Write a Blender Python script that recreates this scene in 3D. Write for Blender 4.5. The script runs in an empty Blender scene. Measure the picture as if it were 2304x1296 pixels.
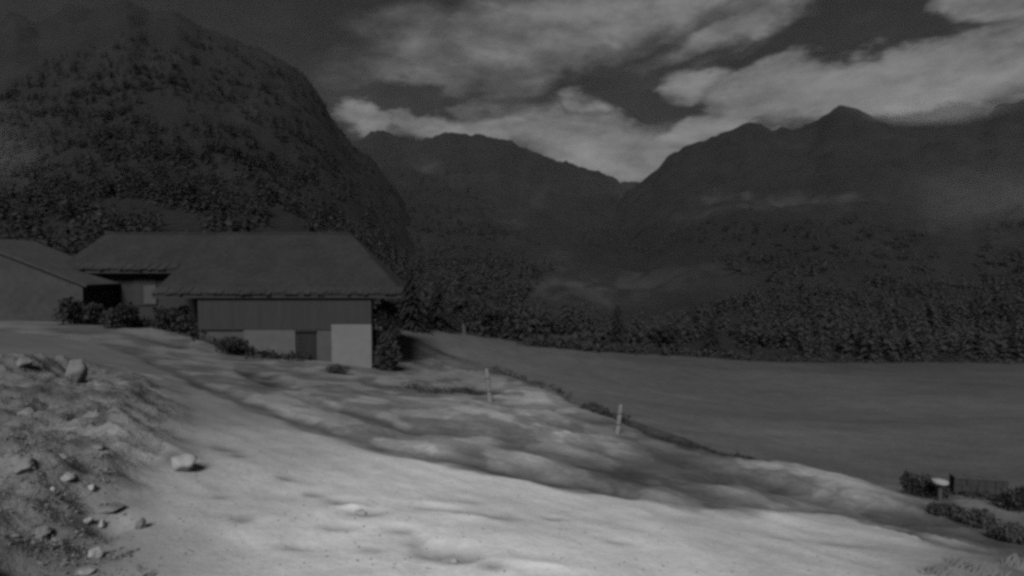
import bpy, bmesh, math, random
import numpy as np
from mathutils import Vector, Matrix, Euler

# ---------------------------------------------------------------- camera
S = bpy.context.scene
F = 1257.0                      # focal length in pixels of a 2304 wide picture
CAMZ = 3.4
PITCH = math.atan(48 / F)       # looking slightly down
cam_d = bpy.data.cameras.new('camera')
cam_d.sensor_width = 36.0
cam_d.lens = 36.0 * F / 2304
cam_d.clip_start = 0.05
cam_d.clip_end = 20000
cam = bpy.data.objects.new('camera', cam_d)
S.collection.objects.link(cam)
cam.location = (0, 0, CAMZ)
cam.rotation_euler = (math.pi / 2 - PITCH, 0, 0)
S.camera = cam

# ---------------------------------------------------------------- moon light
SUN_EL, SUN_AZ = math.radians(42), math.radians(-171)     # azimuth clockwise from +Y (behind, to the left)
sd = bpy.data.lights.new('moon', 'SUN')
sd.energy = 4.2
sd.angle = math.radians(22.0)
sd.color = (1, 1, 1)
so = bpy.data.objects.new('moon', sd)
S.collection.objects.link(so)
dirv = Vector((math.sin(SUN_AZ) * math.cos(SUN_EL), math.cos(SUN_AZ) * math.cos(SUN_EL), math.sin(SUN_EL)))
so.rotation_euler = dirv.to_track_quat('Z', 'Y').to_euler()
so.location = (-20, -20, 30)

S.view_settings.view_transform = 'Standard'
S.view_settings.look = 'None'
S.view_settings.gamma = 1
S.view_settings.exposure = 0.0
try:
    S.view_settings.use_curve_mapping = False
except Exception:
    pass
S.cycles.filter_width = 3.4
S.cycles.max_bounces = 5
S.cycles.volume_bounces = 0
S.cycles.use_denoising = False

_rx = Matrix.Rotation(0, 3, 'X')
CR = Euler((math.pi / 2 - PITCH, 0, 0)).to_matrix()


def ray(px, py):
    """direction of the ray through a photo pixel, scaled to y = 1"""
    v = CR @ Vector(((px - 1152) / F, (648 - py) / F, -1))
    return v / v.y


def P(px, py, d):
    v = ray(px, py) * d
    return Vector((v.x, v.y, v.z + CAMZ))


# ---------------------------------------------------------------- sky
def azel(px, py):
    v = ray(px, py)
    return math.atan2(v.x, v.y), math.atan2(v.z, math.hypot(v.x, v.y))


def g2l(g):
    c = g / 255.0
    return c / 12.92 if c <= 0.04045 else ((c + 0.055) / 1.055) ** 2.4


w = bpy.data.worlds.new('World')
S.world = w
w.use_nodes = True
nt = w.node_tree
N, L = nt.nodes, nt.links
for n in list(N):
    N.remove(n)
w_out = N.new('ShaderNodeOutputWorld')
bg = N.new('ShaderNodeBackground')
bg.inputs['Strength'].default_value = 0.1
L.new(bg.outputs[0], w_out.inputs[0])


def M(op, a, b=None, c=None, clamp=False):
    n = N.new('ShaderNodeMath')
    n.operation = op
    n.use_clamp = clamp
    for i, v in enumerate((a, b, c)):
        if v is None:
            continue
        if isinstance(v, (int, float)):
            n.inputs[i].default_value = v
        else:
            L.new(v, n.inputs[i])
    return n.outputs[0]


sky = N.new('ShaderNodeTexSky')
sky.sky_type = 'NISHITA'
sky.sun_disc = False
sky.sun_elevation = SUN_EL
sky.sun_rotation = SUN_AZ
bw = N.new('ShaderNodeRGBToBW')
L.new(sky.outputs[0], bw.inputs[0])
tc = N.new('ShaderNodeTexCoord')
sx = N.new('ShaderNodeSeparateXYZ')
L.new(tc.outputs['Generated'], sx.inputs[0])
az = M('ARCTAN2', sx.outputs[0], sx.outputs[1])
hy = M('SQRT', M('ADD', M('MULTIPLY', sx.outputs[0], sx.outputs[0]), M('MULTIPLY', sx.outputs[1], sx.outputs[1])))
el = M('ARCTAN2', sx.outputs[2], hy)
# noise lives on the unit direction (no seam), stretched sideways
mp = N.new('ShaderNodeMapping')
mp.inputs['Scale'].default_value = (1, 1, 2.3)
L.new(tc.outputs['Generated'], mp.inputs[0])


def noise(scale, detail, rough, loc=(0, 0, 0), dist=0.0):
    m2 = N.new('ShaderNodeVectorMath')
    m2.operation = 'ADD'
    m2.inputs[1].default_value = loc
    L.new(mp.outputs[0], m2.inputs[0])
    n = N.new('ShaderNodeTexNoise')
    n.inputs['Scale'].default_value = scale
    n.inputs['Detail'].default_value = detail
    n.inputs['Roughness'].default_value = rough
    n.inputs['Distortion'].default_value = dist
    L.new(m2.outputs[0], n.inputs['Vector'])
    return n


wn = noise(5.0, 5, 0.6)
wn2 = noise(5.0, 5, 0.6, (7.3, 2.1, 4.4))
uu = M('ADD', az, M('MULTIPLY', M('SUBTRACT', wn.outputs['Fac'], 0.5), 0.26))
vv = M('ADD', el, M('MULTIPLY', M('SUBTRACT', wn2.outputs['Fac'], 0.5), 0.13))
cx = N.new('ShaderNodeCombineXYZ')
L.new(uu, cx.inputs[0])
L.new(vv, cx.inputs[1])


def blob(px, py, rx, ry, rot, lo, hi, inner=0.25):
    """soft ellipse of cloud round a direction; returns weight lo..hi"""
    a, e = azel(px, py)
    m = N.new('ShaderNodeMapping')
    m.vector_type = 'TEXTURE'
    m.inputs['Location'].default_value = (a, e, 0)
    m.inputs['Rotation'].default_value = (0, 0, math.radians(rot))
    m.inputs['Scale'].default_value = (rx / F, ry / F, 1)
    L.new(cx.outputs[0], m.inputs[0])
    ln = N.new('ShaderNodeVectorMath')
    ln.operation = 'LENGTH'
    L.new(m.outputs[0], ln.inputs[0])
    mr = N.new('ShaderNodeMapRange')
    mr.interpolation_type = 'SMOOTHSTEP'
    mr.inputs['From Min'].default_value = 1.25
    mr.inputs['From Max'].default_value = inner
    mr.inputs['To Min'].default_value = lo
    mr.inputs['To Max'].default_value = hi
    L.new(ln.outputs['Value'], mr.inputs['Value'])
    return mr.outputs[0]


# cover (0 = clear dark sky, 1 = bright moonlit cloud)
BLOBS = [  # px, py, rx, ry, rotation, strength
    (1360, 330, 330, 75, -8, 1.0), (1440, 385, 200, 60, 0, 1.0), (1080, 285, 330, 34, -3, .85), (1335, 238, 70, 32, 0, .8),
    (800, 262, 60, 28, 0, .72), (880, 262, 75, 22, 0, .7), (815, 306, 60, 22, 0, .85), (1090, 240, 90, 30, 0, .5),
    (1640, 270, 260, 30, 12, .95), (1920, 190, 330, 85, -6, 1.0), (1560, 206, 80, 34, 0, .9), (1700, 170, 130, 40, 10, .75),
    (2240, 190, 150, 90, 0, .9), (2285, 5, 130, 60, -30, .95), (1640, 70, 210, 42, 12, .7), (1400, 30, 330, 70, 6, .8),
    (1180, 100, 260, 110, 0, .64), (1000, 140, 200, 110, 0, .56), (1300, 150, 250, 40, 22, .45), (760, 150, 160, 90, 0, .22),
    (900, 60, 260, 70, 0, .3), (1180, 200, 160, 30, -10, .35), (2150, 120, 120, 20, 0, .5), (1680, 12, 110, 26, 0, .55),
    (2700, 150, 450, 120, 5, .8), (3000, 20, 300, 60, -10, .6), (-600, -500, 700, 160, 8, .5), (1500, -260, 700, 130, 8, .6),
]
cov = None
for b in BLOBS:
    o = blob(*b[:5], 0, b[5])
    cov = o if cov is None else M('SMOOTH_MAX', cov, o, 0.12)
for b in [(640, 20, 200, 90, 8, .5), (100, 20, 420, 90, 0, .4), (560, -250, 500, 160, 0, .4), (1960, 55, 220, 50, -4, .75), (1650, 150, 90, 18, 12, .45), (1430, 225, 170, 30, -6, .6), (1960, 285, 260, 34, 0, .3),
          (930, 225, 170, 26, 5, .5), (1340, 292, 90, 12, 0, .2), (2110, 258, 150, 28, 0, .45), (1560, 240, 60, 10, 0, .3)]:
    o = blob(*b[:5], 0, b[5])
    cov = M('SUBTRACT', cov, o, clamp=True)
# unplaced cloud over the rest of the sky, streaks and texture everywhere
fb = noise(11.0, 9, 0.62, (3, 1, 0), 0.15)
fb2 = noise(34.0, 6, 0.6, (1, 5, 2), 0.1)
streak = M('ADD', M('MULTIPLY', M('SUBTRACT', fb.outputs['Fac'], 0.5), 0.75), M('MULTIPLY', M('SUBTRACT', fb2.outputs['Fac'], 0.5), 0.3))
low = noise(2.2, 4, 0.5, (9, 9, 1))
cov2 = M('ADD', M('MAXIMUM', cov, M('MULTIPLY', M('SUBTRACT', low.outputs['Fac'], 0.45), 0.8)), M('MULTIPLY', streak, M('ADD', M('MULTIPLY', cov, 0.55), 0.38)), clamp=True)
ramp = N.new('ShaderNodeValToRGB')
cr = ramp.color_ramp
cr.elements[0].position = 0.0
cr.elements[0].color = (0, 0, 0, 1)
cr.elements[1].position = 1.0
cr.elements[1].color = (1, 1, 1, 1)
for p_, g_ in ((0.15, 0.07), (0.35, 0.3), (0.6, 0.66), (0.8, 0.9)):
    e_ = cr.elements.new(p_)
    e_.color = (g_, g_, g_, 1)
L.new(cov2, ramp.inputs[0])
cl = M('MULTIPLY', M('MULTIPLY', ramp.outputs[0], M('ADD', M('MULTIPLY', fb.outputs['Fac'], 1.9), 0.02)), 1.6)                       # x 0.1 strength
clear = M('ADD', M('MULTIPLY', bw.outputs[0], 0.035), 0.14)        # dim night sky
tot = M('ADD', clear, cl)
L.new(tot, bg.inputs['Color'])

# ---------------------------------------------------------------- numeric noise
_rs = np.random.RandomState(7)
_perm = _rs.permutation(4096)
_val = _rs.rand(4096)


def vnoise(x, y, seed=0):
    xi = np.floor(x).astype(np.int64)
    yi = np.floor(y).astype(np.int64)
    fx, fy = x - xi, y - yi
    fx = fx * fx * fx * (fx * (fx * 6 - 15) + 10)
    fy = fy * fy * fy * (fy * (fy * 6 - 15) + 10)

    def h(a, b):
        return _val[_perm[(a + _perm[(b + seed * 131) & 4095]) & 4095]]
    return (h(xi, yi) * (1 - fx) + h(xi + 1, yi) * fx) * (1 - fy) + (h(xi, yi + 1) * (1 - fx) + h(xi + 1, yi + 1) * fx) * fy


def fbm(x, y, octv=5, seed=0, gain=0.5):
    s, a, t = 0, 1.0, 0
    for i in range(octv):
        s = s + a * (vnoise(x, y, seed + i * 7) * 2 - 1)
        t += a
        a *= gain
        x, y = x * 2.03 + 11.3, y * 2.03 - 5.7
    return s / t


def ridged(x, y, octv=5, seed=0):
    s, a, t = 0, 1.0, 0
    for i in range(octv):
        s = s + a * (1 - np.abs(vnoise(x, y, seed + i * 5) * 2 - 1) * 2)
        t += a
        a *= 0.5
        x, y = x * 2.07 + 3.1, y * 2.07 + 9.2
    return s / t


def sstep(a, b, x):
    t = np.clip((x - a) / (b - a), 0, 1)
    return t * t * (3 - 2 * t)


# ---------------------------------------------------------------- terrain heights
def tps(ctrl, lam=0.3):
    pts = np.array([[P(*c).x, P(*c).y] for c in ctrl])
    zs = np.array([P(*c).z for c in ctrl])
    n = len(pts)

    def U(r2):
        return 0.5 * r2 * np.log(r2 + 1e-9)
    r2 = ((pts[:, None] - pts[None]) ** 2).sum(-1)
    A = np.zeros((n + 3, n + 3))
    A[:n, :n] = U(r2) + np.eye(n) * lam
    A[:n, n] = 1
    A[:n, n + 1:] = pts
    A[n, :n] = 1
    A[n + 1:, :n] = pts.T
    b = np.zeros(n + 3)
    b[:n] = zs
    c = np.linalg.solve(A, b)

    def f(x, y):
        x = np.asarray(x, float)
        y = np.asarray(y, float)
        z = c[n] + c[n + 1] * x + c[n + 2] * y
        for i in range(n):
            z = z + c[i] * U((x - pts[i, 0]) ** 2 + (y - pts[i, 1]) ** 2)
        return z
    return f


UP = [(0, 720, 36), (300, 735, 36), (450, 752, 37), (550, 800, 35), (840, 832, 35), (700, 812, 35), (350, 815, 24), (800, 990, 14.3),
      (1300, 1090, 12.7), (1700, 1170, 11.7), (2000, 1230, 11), (1152, 1296, 7.4), (0, 1296, 6.4), (0, 1000, 10.2), (2304, 1296, 9.5),
      (1080, 820, 44), (1300, 900, 32), (1600, 1000, 21.5), (2000, 1100, 17), (2304, 1140, 15.5), (1100, 905, 26), (1390, 975, 21),
      (3000, 1400, 9), (-800, 1000, 8), (-500, 730, 30), (1152, 1700, 4.4), (900, 735, 52), (300, 700, 52)]
LO = [(1000, 742, 70), (1200, 768, 85), (1440, 794, 95), (1700, 810, 100), (2304, 817, 100), (2000, 817, 100), (900, 729, 62), (1600, 985, 30),
      (2000, 1080, 24), (2304, 1110, 22), (1300, 880, 42), (1150, 825, 52), (1500, 868, 60), (2000, 900, 55), (2304, 905, 52), (600, 705, 60),
      (0, 690, 60), (300, 695, 60), (-500, 700, 60), (3000, 1110, 22), (3000, 835, 100), (600, 700, 90), (-800, 700, 90)]
zU_raw = tps(UP)
zL_raw = tps(LO, 1.0)
EX = np.array([-400, -80, -10.3, -2.5, 3.8, 7.6, 11.5, 20, 60, 400.])
EY = np.array([56, 56, 50, 44, 32, 21.5, 17, 13, 4, 0.])


def zUp(x, y):
    r = np.hypot(x, y)
    k = sstep(45, 110, r)
    pl = CAMZ - 3.2 - 0.10 * np.clip(x, -60, 60) - 0.10 * np.clip(y, -60, 60)
    return zU_raw(np.clip(x, -60, 60), np.clip(y, -20, 60)) * (1 - k) + pl * k


def edge_d(x, y):
    ye = np.interp(x, EX, EY)
    s = (np.interp(x + .5, EX, EY) - np.interp(x - .5, EX, EY))
    return (y - ye) / np.sqrt(1 + s * s)


# far rim of the meadow as a function of azimuth (x/y), in metres of depth
RX = np.array([-5, -1.2, -0.2, -0.12, 0.04, 0.23, 0.44, 0.92, 5.])
RY = np.array([80, 78, 64, 70, 85, 95, 100, 102, 102.])


def zLo(x, y):
    q = x / np.maximum(y, 1.0)
    rim = np.interp(q, RX, RY)
    rim = np.where(y > 1, rim, 100)
    over = np.maximum(0, y - rim)
    yc = np.minimum(y, rim)
    xc = x * yc / np.maximum(y, 1.0)
    xc = np.where(y > 5, xc, x)
    z = zL_raw(np.clip(xc, -110, 110), np.clip(yc, 10, 110))
    return z - 0.22 * np.minimum(over, 60) - 0.02 * np.clip(over - 60, 0, 400)


def world_xy(pts, fn=None, d0=3.0, d1=75.0):
    """photo pixel -> point of the upper ground"""
    out = []
    ds = np.geomspace(d0, d1, 500)
    for (px, py) in pts:
        v = ray(px, py)
        zr = CAMZ + v.z * ds
        zg = hbase(v.x * ds, ds) if fn is None else fn(v.x * ds, ds)
        below = np.where(zr < zg)[0]
        d = ds[below[0]] if len(below) else d1
        out.append((v.x * d, d))
    return np.array(out)


def hbase(x, y):
    e = edge_d(x, y)
    k = sstep(-0.3, 2.6, e)
    return zUp(x, y) * (1 - k) + zLo(x, y) * k


def seg_dist(x, y, poly):
    d = np.full(x.shape, 1e9)
    for a, b in zip(poly[:-1], poly[1:]):
        ab = b - a
        t = np.clip(((x - a[0]) * ab[0] + (y - a[1]) * ab[1]) / (ab @ ab + 1e-9), 0, 1)
        d = np.minimum(d, np.hypot(x - a[0] - t * ab[0], y - a[1] - t * ab[1]))
    return d


ROADEDGE = world_xy([(230, 775), (350, 815), (430, 850), (520, 890), (620, 930), (720, 965), (850, 1003), (1000, 1037), (1150, 1068), (1300, 1092),
                     (1420, 1115), (1560, 1142), (1680, 1160), (1780, 1150), (1880, 1158), (1960, 1185), (2060, 1200), (2120, 1235), (2304, 1262)])
RUTS = [  # px polyline, half width m, depth m, soil darkness
    ([(350, 812), (430, 850), (520, 890), (620, 930), (720, 963), (850, 1000), (1000, 1034), (1150, 1064), (1300, 1088), (1400, 1105)], .26, .14, .62),
    ([(320, 757), (360, 765), (400, 777)], .35, .2, .7),
    ([(500, 822), (560, 832), (610, 853), (640, 868)], .42, .24, .8),
    ([(675, 884), (760, 913), (860, 945), (950, 966), (1050, 972), (1130, 985)], .3, .16, .55),
    ([(900, 868), (980, 872), (1085, 876)], .9, .3, .75),
    ([(1120, 833), (1180, 856), (1290, 898), (1310, 915), (1400, 942), (1500, 984), (1620, 1012)], .35, .25, .8),
    ([(1620, 1012), (1700, 1035), (1850, 1062), (2000, 1098), (2060, 1108)], .25, .16, .55),
    ([(1640, 1068), (1760, 1098), (1900, 1140), (2050, 1165)], .4, .2, .5),
    ([(860, 790), (960, 797), (1060, 812)], .5, .1, .35),
    ([(330, 870), (350, 882)], .12, .06, .5), ([(395, 884), (420, 886)], .12, .06, .5), ([(640, 930), (700, 945)], .16, .1, .4),
    ([(1180, 1010), (1260, 1015), (1420, 1060), (1560, 1105)], .5, .1, .3),
]
RUTW = [(world_xy(p), wd, dp, dk) for p, wd, dp, dk in RUTS]


# lumps and dips placed on the ground: px, py, rx px, ry px, height m, tone change
def ell(px, py, rx, ry):
    c, u, d, l = world_xy([(px, py), (px, py - ry), (px, py + ry), (px - rx, py)])
    return c, abs(c[0] - l[0]) + 0.05, max(0.12, (u[1] - d[1]) / 2)


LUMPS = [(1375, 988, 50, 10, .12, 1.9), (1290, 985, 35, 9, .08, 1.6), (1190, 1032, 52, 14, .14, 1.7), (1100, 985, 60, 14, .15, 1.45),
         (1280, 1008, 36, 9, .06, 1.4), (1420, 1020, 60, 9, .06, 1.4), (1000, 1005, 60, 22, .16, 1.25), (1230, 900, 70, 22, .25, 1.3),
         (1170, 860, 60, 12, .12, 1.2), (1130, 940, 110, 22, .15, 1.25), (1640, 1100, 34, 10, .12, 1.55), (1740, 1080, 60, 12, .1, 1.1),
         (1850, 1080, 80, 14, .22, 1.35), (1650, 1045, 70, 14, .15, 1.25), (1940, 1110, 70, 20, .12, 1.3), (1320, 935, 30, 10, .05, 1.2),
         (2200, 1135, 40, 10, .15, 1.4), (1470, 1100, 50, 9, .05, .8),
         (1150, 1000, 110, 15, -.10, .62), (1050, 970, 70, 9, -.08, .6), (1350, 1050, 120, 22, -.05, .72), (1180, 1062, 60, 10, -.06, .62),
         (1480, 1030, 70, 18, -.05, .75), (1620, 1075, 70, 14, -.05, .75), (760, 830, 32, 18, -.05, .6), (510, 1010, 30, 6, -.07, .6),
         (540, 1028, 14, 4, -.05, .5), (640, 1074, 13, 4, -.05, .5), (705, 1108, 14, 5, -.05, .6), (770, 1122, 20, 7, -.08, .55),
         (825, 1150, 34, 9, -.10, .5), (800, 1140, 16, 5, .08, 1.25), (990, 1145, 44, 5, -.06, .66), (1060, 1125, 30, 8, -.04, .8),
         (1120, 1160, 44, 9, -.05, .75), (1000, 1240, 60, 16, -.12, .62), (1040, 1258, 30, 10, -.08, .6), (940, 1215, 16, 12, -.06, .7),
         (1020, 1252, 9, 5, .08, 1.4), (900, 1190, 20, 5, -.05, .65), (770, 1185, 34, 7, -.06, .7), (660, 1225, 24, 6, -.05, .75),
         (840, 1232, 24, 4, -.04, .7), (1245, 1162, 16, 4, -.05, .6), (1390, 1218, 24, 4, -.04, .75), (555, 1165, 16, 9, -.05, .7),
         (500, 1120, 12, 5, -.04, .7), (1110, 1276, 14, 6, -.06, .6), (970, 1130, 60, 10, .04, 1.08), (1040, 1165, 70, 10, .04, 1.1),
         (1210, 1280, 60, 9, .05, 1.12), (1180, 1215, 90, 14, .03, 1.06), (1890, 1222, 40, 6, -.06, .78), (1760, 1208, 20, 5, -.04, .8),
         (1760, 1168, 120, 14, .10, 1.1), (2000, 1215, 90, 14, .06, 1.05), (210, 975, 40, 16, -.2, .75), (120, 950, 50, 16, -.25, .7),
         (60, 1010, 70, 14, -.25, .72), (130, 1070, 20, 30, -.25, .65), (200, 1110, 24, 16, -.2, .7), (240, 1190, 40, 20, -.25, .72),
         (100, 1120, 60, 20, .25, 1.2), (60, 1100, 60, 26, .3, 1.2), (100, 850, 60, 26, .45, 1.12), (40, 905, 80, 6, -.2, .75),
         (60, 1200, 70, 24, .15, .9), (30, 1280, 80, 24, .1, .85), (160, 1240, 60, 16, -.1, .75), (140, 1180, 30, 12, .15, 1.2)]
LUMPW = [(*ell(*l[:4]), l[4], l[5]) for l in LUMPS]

TONE_UP = [  # px, py, ground grey there, with camera-light falloff and corner shade painted in
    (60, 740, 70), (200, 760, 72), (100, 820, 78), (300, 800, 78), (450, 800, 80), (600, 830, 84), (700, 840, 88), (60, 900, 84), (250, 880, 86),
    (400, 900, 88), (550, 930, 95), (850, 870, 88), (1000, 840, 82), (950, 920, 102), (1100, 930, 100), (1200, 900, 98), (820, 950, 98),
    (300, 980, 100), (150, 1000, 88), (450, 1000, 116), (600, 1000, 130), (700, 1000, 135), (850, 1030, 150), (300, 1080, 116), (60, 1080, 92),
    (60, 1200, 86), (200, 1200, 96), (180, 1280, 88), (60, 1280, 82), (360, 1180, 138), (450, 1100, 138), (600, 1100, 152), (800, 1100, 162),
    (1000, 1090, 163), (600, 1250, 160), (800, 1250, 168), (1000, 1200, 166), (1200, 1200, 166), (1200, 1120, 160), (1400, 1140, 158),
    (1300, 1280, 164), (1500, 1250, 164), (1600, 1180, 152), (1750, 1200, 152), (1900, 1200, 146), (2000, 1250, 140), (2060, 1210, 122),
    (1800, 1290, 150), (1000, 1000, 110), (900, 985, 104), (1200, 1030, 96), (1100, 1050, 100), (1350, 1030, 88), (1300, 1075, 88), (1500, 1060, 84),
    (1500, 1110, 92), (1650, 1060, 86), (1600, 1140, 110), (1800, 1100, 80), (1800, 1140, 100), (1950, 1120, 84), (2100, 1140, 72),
    (2050, 1180, 72), (2200, 1180, 58), (2290, 1200, 52), (2200, 1120, 46), (2290, 1130, 40), (2120, 1100, 52), (2050, 1095, 60), (2200, 1235, 70), (2290, 1290, 58), (2290, 1250, 54), (2150, 1280, 120),  # low greys here paint the shade of the right corner
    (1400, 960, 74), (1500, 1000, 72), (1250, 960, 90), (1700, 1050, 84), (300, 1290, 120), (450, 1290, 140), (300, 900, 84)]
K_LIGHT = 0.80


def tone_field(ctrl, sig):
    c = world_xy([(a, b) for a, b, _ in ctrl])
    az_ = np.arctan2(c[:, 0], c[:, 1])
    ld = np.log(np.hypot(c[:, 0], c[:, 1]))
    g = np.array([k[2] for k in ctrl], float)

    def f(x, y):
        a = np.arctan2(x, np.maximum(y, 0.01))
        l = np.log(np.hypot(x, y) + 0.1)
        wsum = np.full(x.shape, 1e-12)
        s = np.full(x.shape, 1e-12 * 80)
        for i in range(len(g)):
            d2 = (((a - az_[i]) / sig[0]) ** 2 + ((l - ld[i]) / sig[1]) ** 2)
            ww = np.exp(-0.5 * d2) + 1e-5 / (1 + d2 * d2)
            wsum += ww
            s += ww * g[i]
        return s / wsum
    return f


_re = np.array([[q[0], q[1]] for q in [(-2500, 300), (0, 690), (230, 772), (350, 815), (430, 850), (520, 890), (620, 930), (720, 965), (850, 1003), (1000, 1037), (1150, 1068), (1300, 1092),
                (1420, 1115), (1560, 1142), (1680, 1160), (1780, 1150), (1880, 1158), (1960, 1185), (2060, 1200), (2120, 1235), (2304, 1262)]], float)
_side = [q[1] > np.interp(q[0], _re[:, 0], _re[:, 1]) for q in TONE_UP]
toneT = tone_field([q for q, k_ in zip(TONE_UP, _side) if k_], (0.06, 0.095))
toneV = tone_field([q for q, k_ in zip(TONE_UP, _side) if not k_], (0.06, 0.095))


def lin(g):
    c = np.asarray(g) / 255.0
    return np.where(c <= 0.04045, c / 12.92, ((c + 0.055) / 1.055) ** 2.4)


def ground_all(x, y):
    """final height, albedo with painted light falloff, zone (0 track, 1 verge/terrace, 2 meadow, 3 rocky bank)"""
    e = edge_d(x, y)
    ew = e + fbm(x * .5, y * .5, 4, 60) * 0.35 * sstep(60, 20, np.hypot(x, y))
    k = sstep(-0.5, 2.6, ew)
    z = zUp(x, y) * (1 - k) + zLo(x, y) * k
    r = np.hypot(x, y)
    near = sstep(60, 15, r)
    # side of the road edge: signed by projecting along y of the polyline
    ex, ey = ROADEDGE[:, 0], ROADEDGE[:, 1]
    order = np.argsort(ex)
    ye = np.interp(x, ex[order], ey[order])
    rd = y - ye
    rdist = seg_dist(x, y, ROADEDGE) * np.sign(rd)
    rdist = rdist + fbm(x * .8, y * .8, 4, 33) * .38
    # the bank on the left
    bank = sstep(0.6, -1.4, x + 0.30 * y + 3.35 + 1.2 * np.maximum(0, (y - 11) / 4) + fbm(x * .5, y * .5, 3, 3) * .8) * sstep(22, 14, y)
    fine = fbm(x * 3.1, y * 3.1, 4, 5)
    sd_k = sstep(-0.5, 0.3, rdist + .3 * fine)
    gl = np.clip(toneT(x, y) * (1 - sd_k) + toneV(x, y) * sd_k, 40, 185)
    alb = lin(gl) / K_LIGHT  # camera-light falloff enters the ground colour here
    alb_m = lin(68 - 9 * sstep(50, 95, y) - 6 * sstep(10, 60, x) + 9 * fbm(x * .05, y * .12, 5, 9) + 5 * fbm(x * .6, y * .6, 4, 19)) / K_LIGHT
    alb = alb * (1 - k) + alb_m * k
    lip = np.exp(-((e - 0.1) / 1.15) ** 2) * np.clip(.75 + .9 * fbm(x * .4, y * .4, 3, 66), .15, 1) * sstep(-45, -8, x)
    alb = alb * (1 - 0.7 * lip)
    # micro relief, long streaks along the track
    ux, uy = .86 * x - .51 * y, .51 * x + .86 * y
    st = fbm(ux * .55, uy * 2.4, 5, 21)
    z = z + near * (0.016 * st + 0.014 * fine + 0.09 * fbm(x * .35, y * .35, 3, 12))
    z = z + 0.25 * fbm(x * .06, y * .06, 4, 40) * sstep(25, 60, r)
    alb = alb * (1 + 0.13 * st + 0.09 * fine * near)
    terr = sstep(-0.1, 0.5, rdist) * (1 - k)
    rough = fbm(x * 1.1, y * 1.1, 5, 77)
    z = z + terr * (0.05 * rough * near - 0.05)
    alb = alb * (1 + terr * 0.5 * (sstep(-.12, .16, fbm(x * .75, y * .55, 5, 71)) - .5) + terr * 0.3 * rough + near * 0.10 * fbm(x * .7, y * 1.5, 5, 83))
    bk = ridged(x * 1.6, y * 1.6, 5, 50)
    z = z + bank * (0.24 * bk + 0.30 + .2 * fbm(x * .9, y * .9, 3, 52))
    alb = alb * (1 + bank * (0.7 * fbm(x * 1.4, y * 1.4, 6, 51, .6) - 0.14))
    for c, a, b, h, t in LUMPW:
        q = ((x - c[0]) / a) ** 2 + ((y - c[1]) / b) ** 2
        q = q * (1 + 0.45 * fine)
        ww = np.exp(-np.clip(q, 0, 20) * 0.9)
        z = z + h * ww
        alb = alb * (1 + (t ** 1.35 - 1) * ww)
    for pl, wd, dp, dk in RUTW:
        d = seg_dist(x, y, pl) / (wd * 1.75 * (1 + .5 * fbm(x * .9, y * .9, 3, 90)))
        ww = np.exp(-np.clip(d ** 3, 0, 20))
        ww = ww * np.clip(0.85 + 0.7 * fbm(x * .7, y * .7, 3, 91), 0.1, 1)
        z = z - dp * ww
        alb = alb * (1 - np.minimum(dk * .95, .72) * ww)
    zone = np.where(k > 0.5, 2, np.where(bank > 0.5, 3, np.where(rdist > 0.1, 1, 0)))
    return z, np.clip(alb, 0.02, 0.62), zone


# ---------------------------------------------------------------- materials
def grey(name, rough=0.9, scale=8.0, amp=0.35, bump=0.4, dist=0.02, base=None, attr=None, detail=8, stretch=(1, 1, 1), spec=0.2, second=None, coords='Object'):
    m = bpy.data.materials.new(name)
    m.use_nodes = True
    t = m.node_tree
    n_, l_ = t.nodes, t.links
    bs = n_['Principled BSDF']
    bs.inputs['Roughness'].default_value = rough
    bs.inputs['Specular IOR Level'].default_value = spec
    co = n_.new('ShaderNodeTexCoord')
    mpp = n_.new('ShaderNodeMapping')
    mpp.inputs['Scale'].default_value = stretch
    l_.new(co.outputs[coords], mpp.inputs[0])
    nz = n_.new('ShaderNodeTexNoise')
    nz.inputs['Scale'].default_value = scale
    nz.inputs['Detail'].default_value = detail
    nz.inputs['Roughness'].default_value = 0.62
    l_.new(mpp.outputs[0], nz.inputs['Vector'])
    nz2 = n_.new('ShaderNodeTexNoise')
    nz2.inputs['Scale'].default_value = second or scale * 0.23
    nz2.inputs['Detail'].default_value = 4
    l_.new(mpp.outputs[0], nz2.inputs['Vector'])

    def mm(op, a, b):
        q = n_.new('ShaderNodeMath')
        q.operation = op
        for i, v in enumerate((a, b)):
            if isinstance(v, (int, float)):
                q.inputs[i].default_value = v
            else:
                l_.new(v, q.inputs[i])
        return q.outputs[0]
    f1 = mm('MULTIPLY', mm('SUBTRACT', nz.outputs['Fac'], 0.5), amp * 2.2)
    f2 = mm('MULTIPLY', mm('SUBTRACT', nz2.outputs['Fac'], 0.5), amp * 1.6)
    fac = mm('ADD', mm('ADD', f1, f2), 1.0)
    if attr:
        at = n_.new('ShaderNodeAttribute')
        at.attribute_name = attr
        src = at.outputs['Fac']
        val = mm('MULTIPLY', fac, src)
    else:
        val = mm('MULTIPLY', fac, base)
    val = mm('MAXIMUM', val, 0.008)
    l_.new(val, bs.inputs['Base Color'])
    bp = n_.new('ShaderNodeBump')
    bp.inputs['Strength'].default_value = bump
    bp.inputs['Distance'].default_value = dist
    l_.new(nz.outputs['Fac'], bp.inputs['Height'])
    l_.new(bp.outputs[0], bs.inputs['Normal'])
    return m


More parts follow.
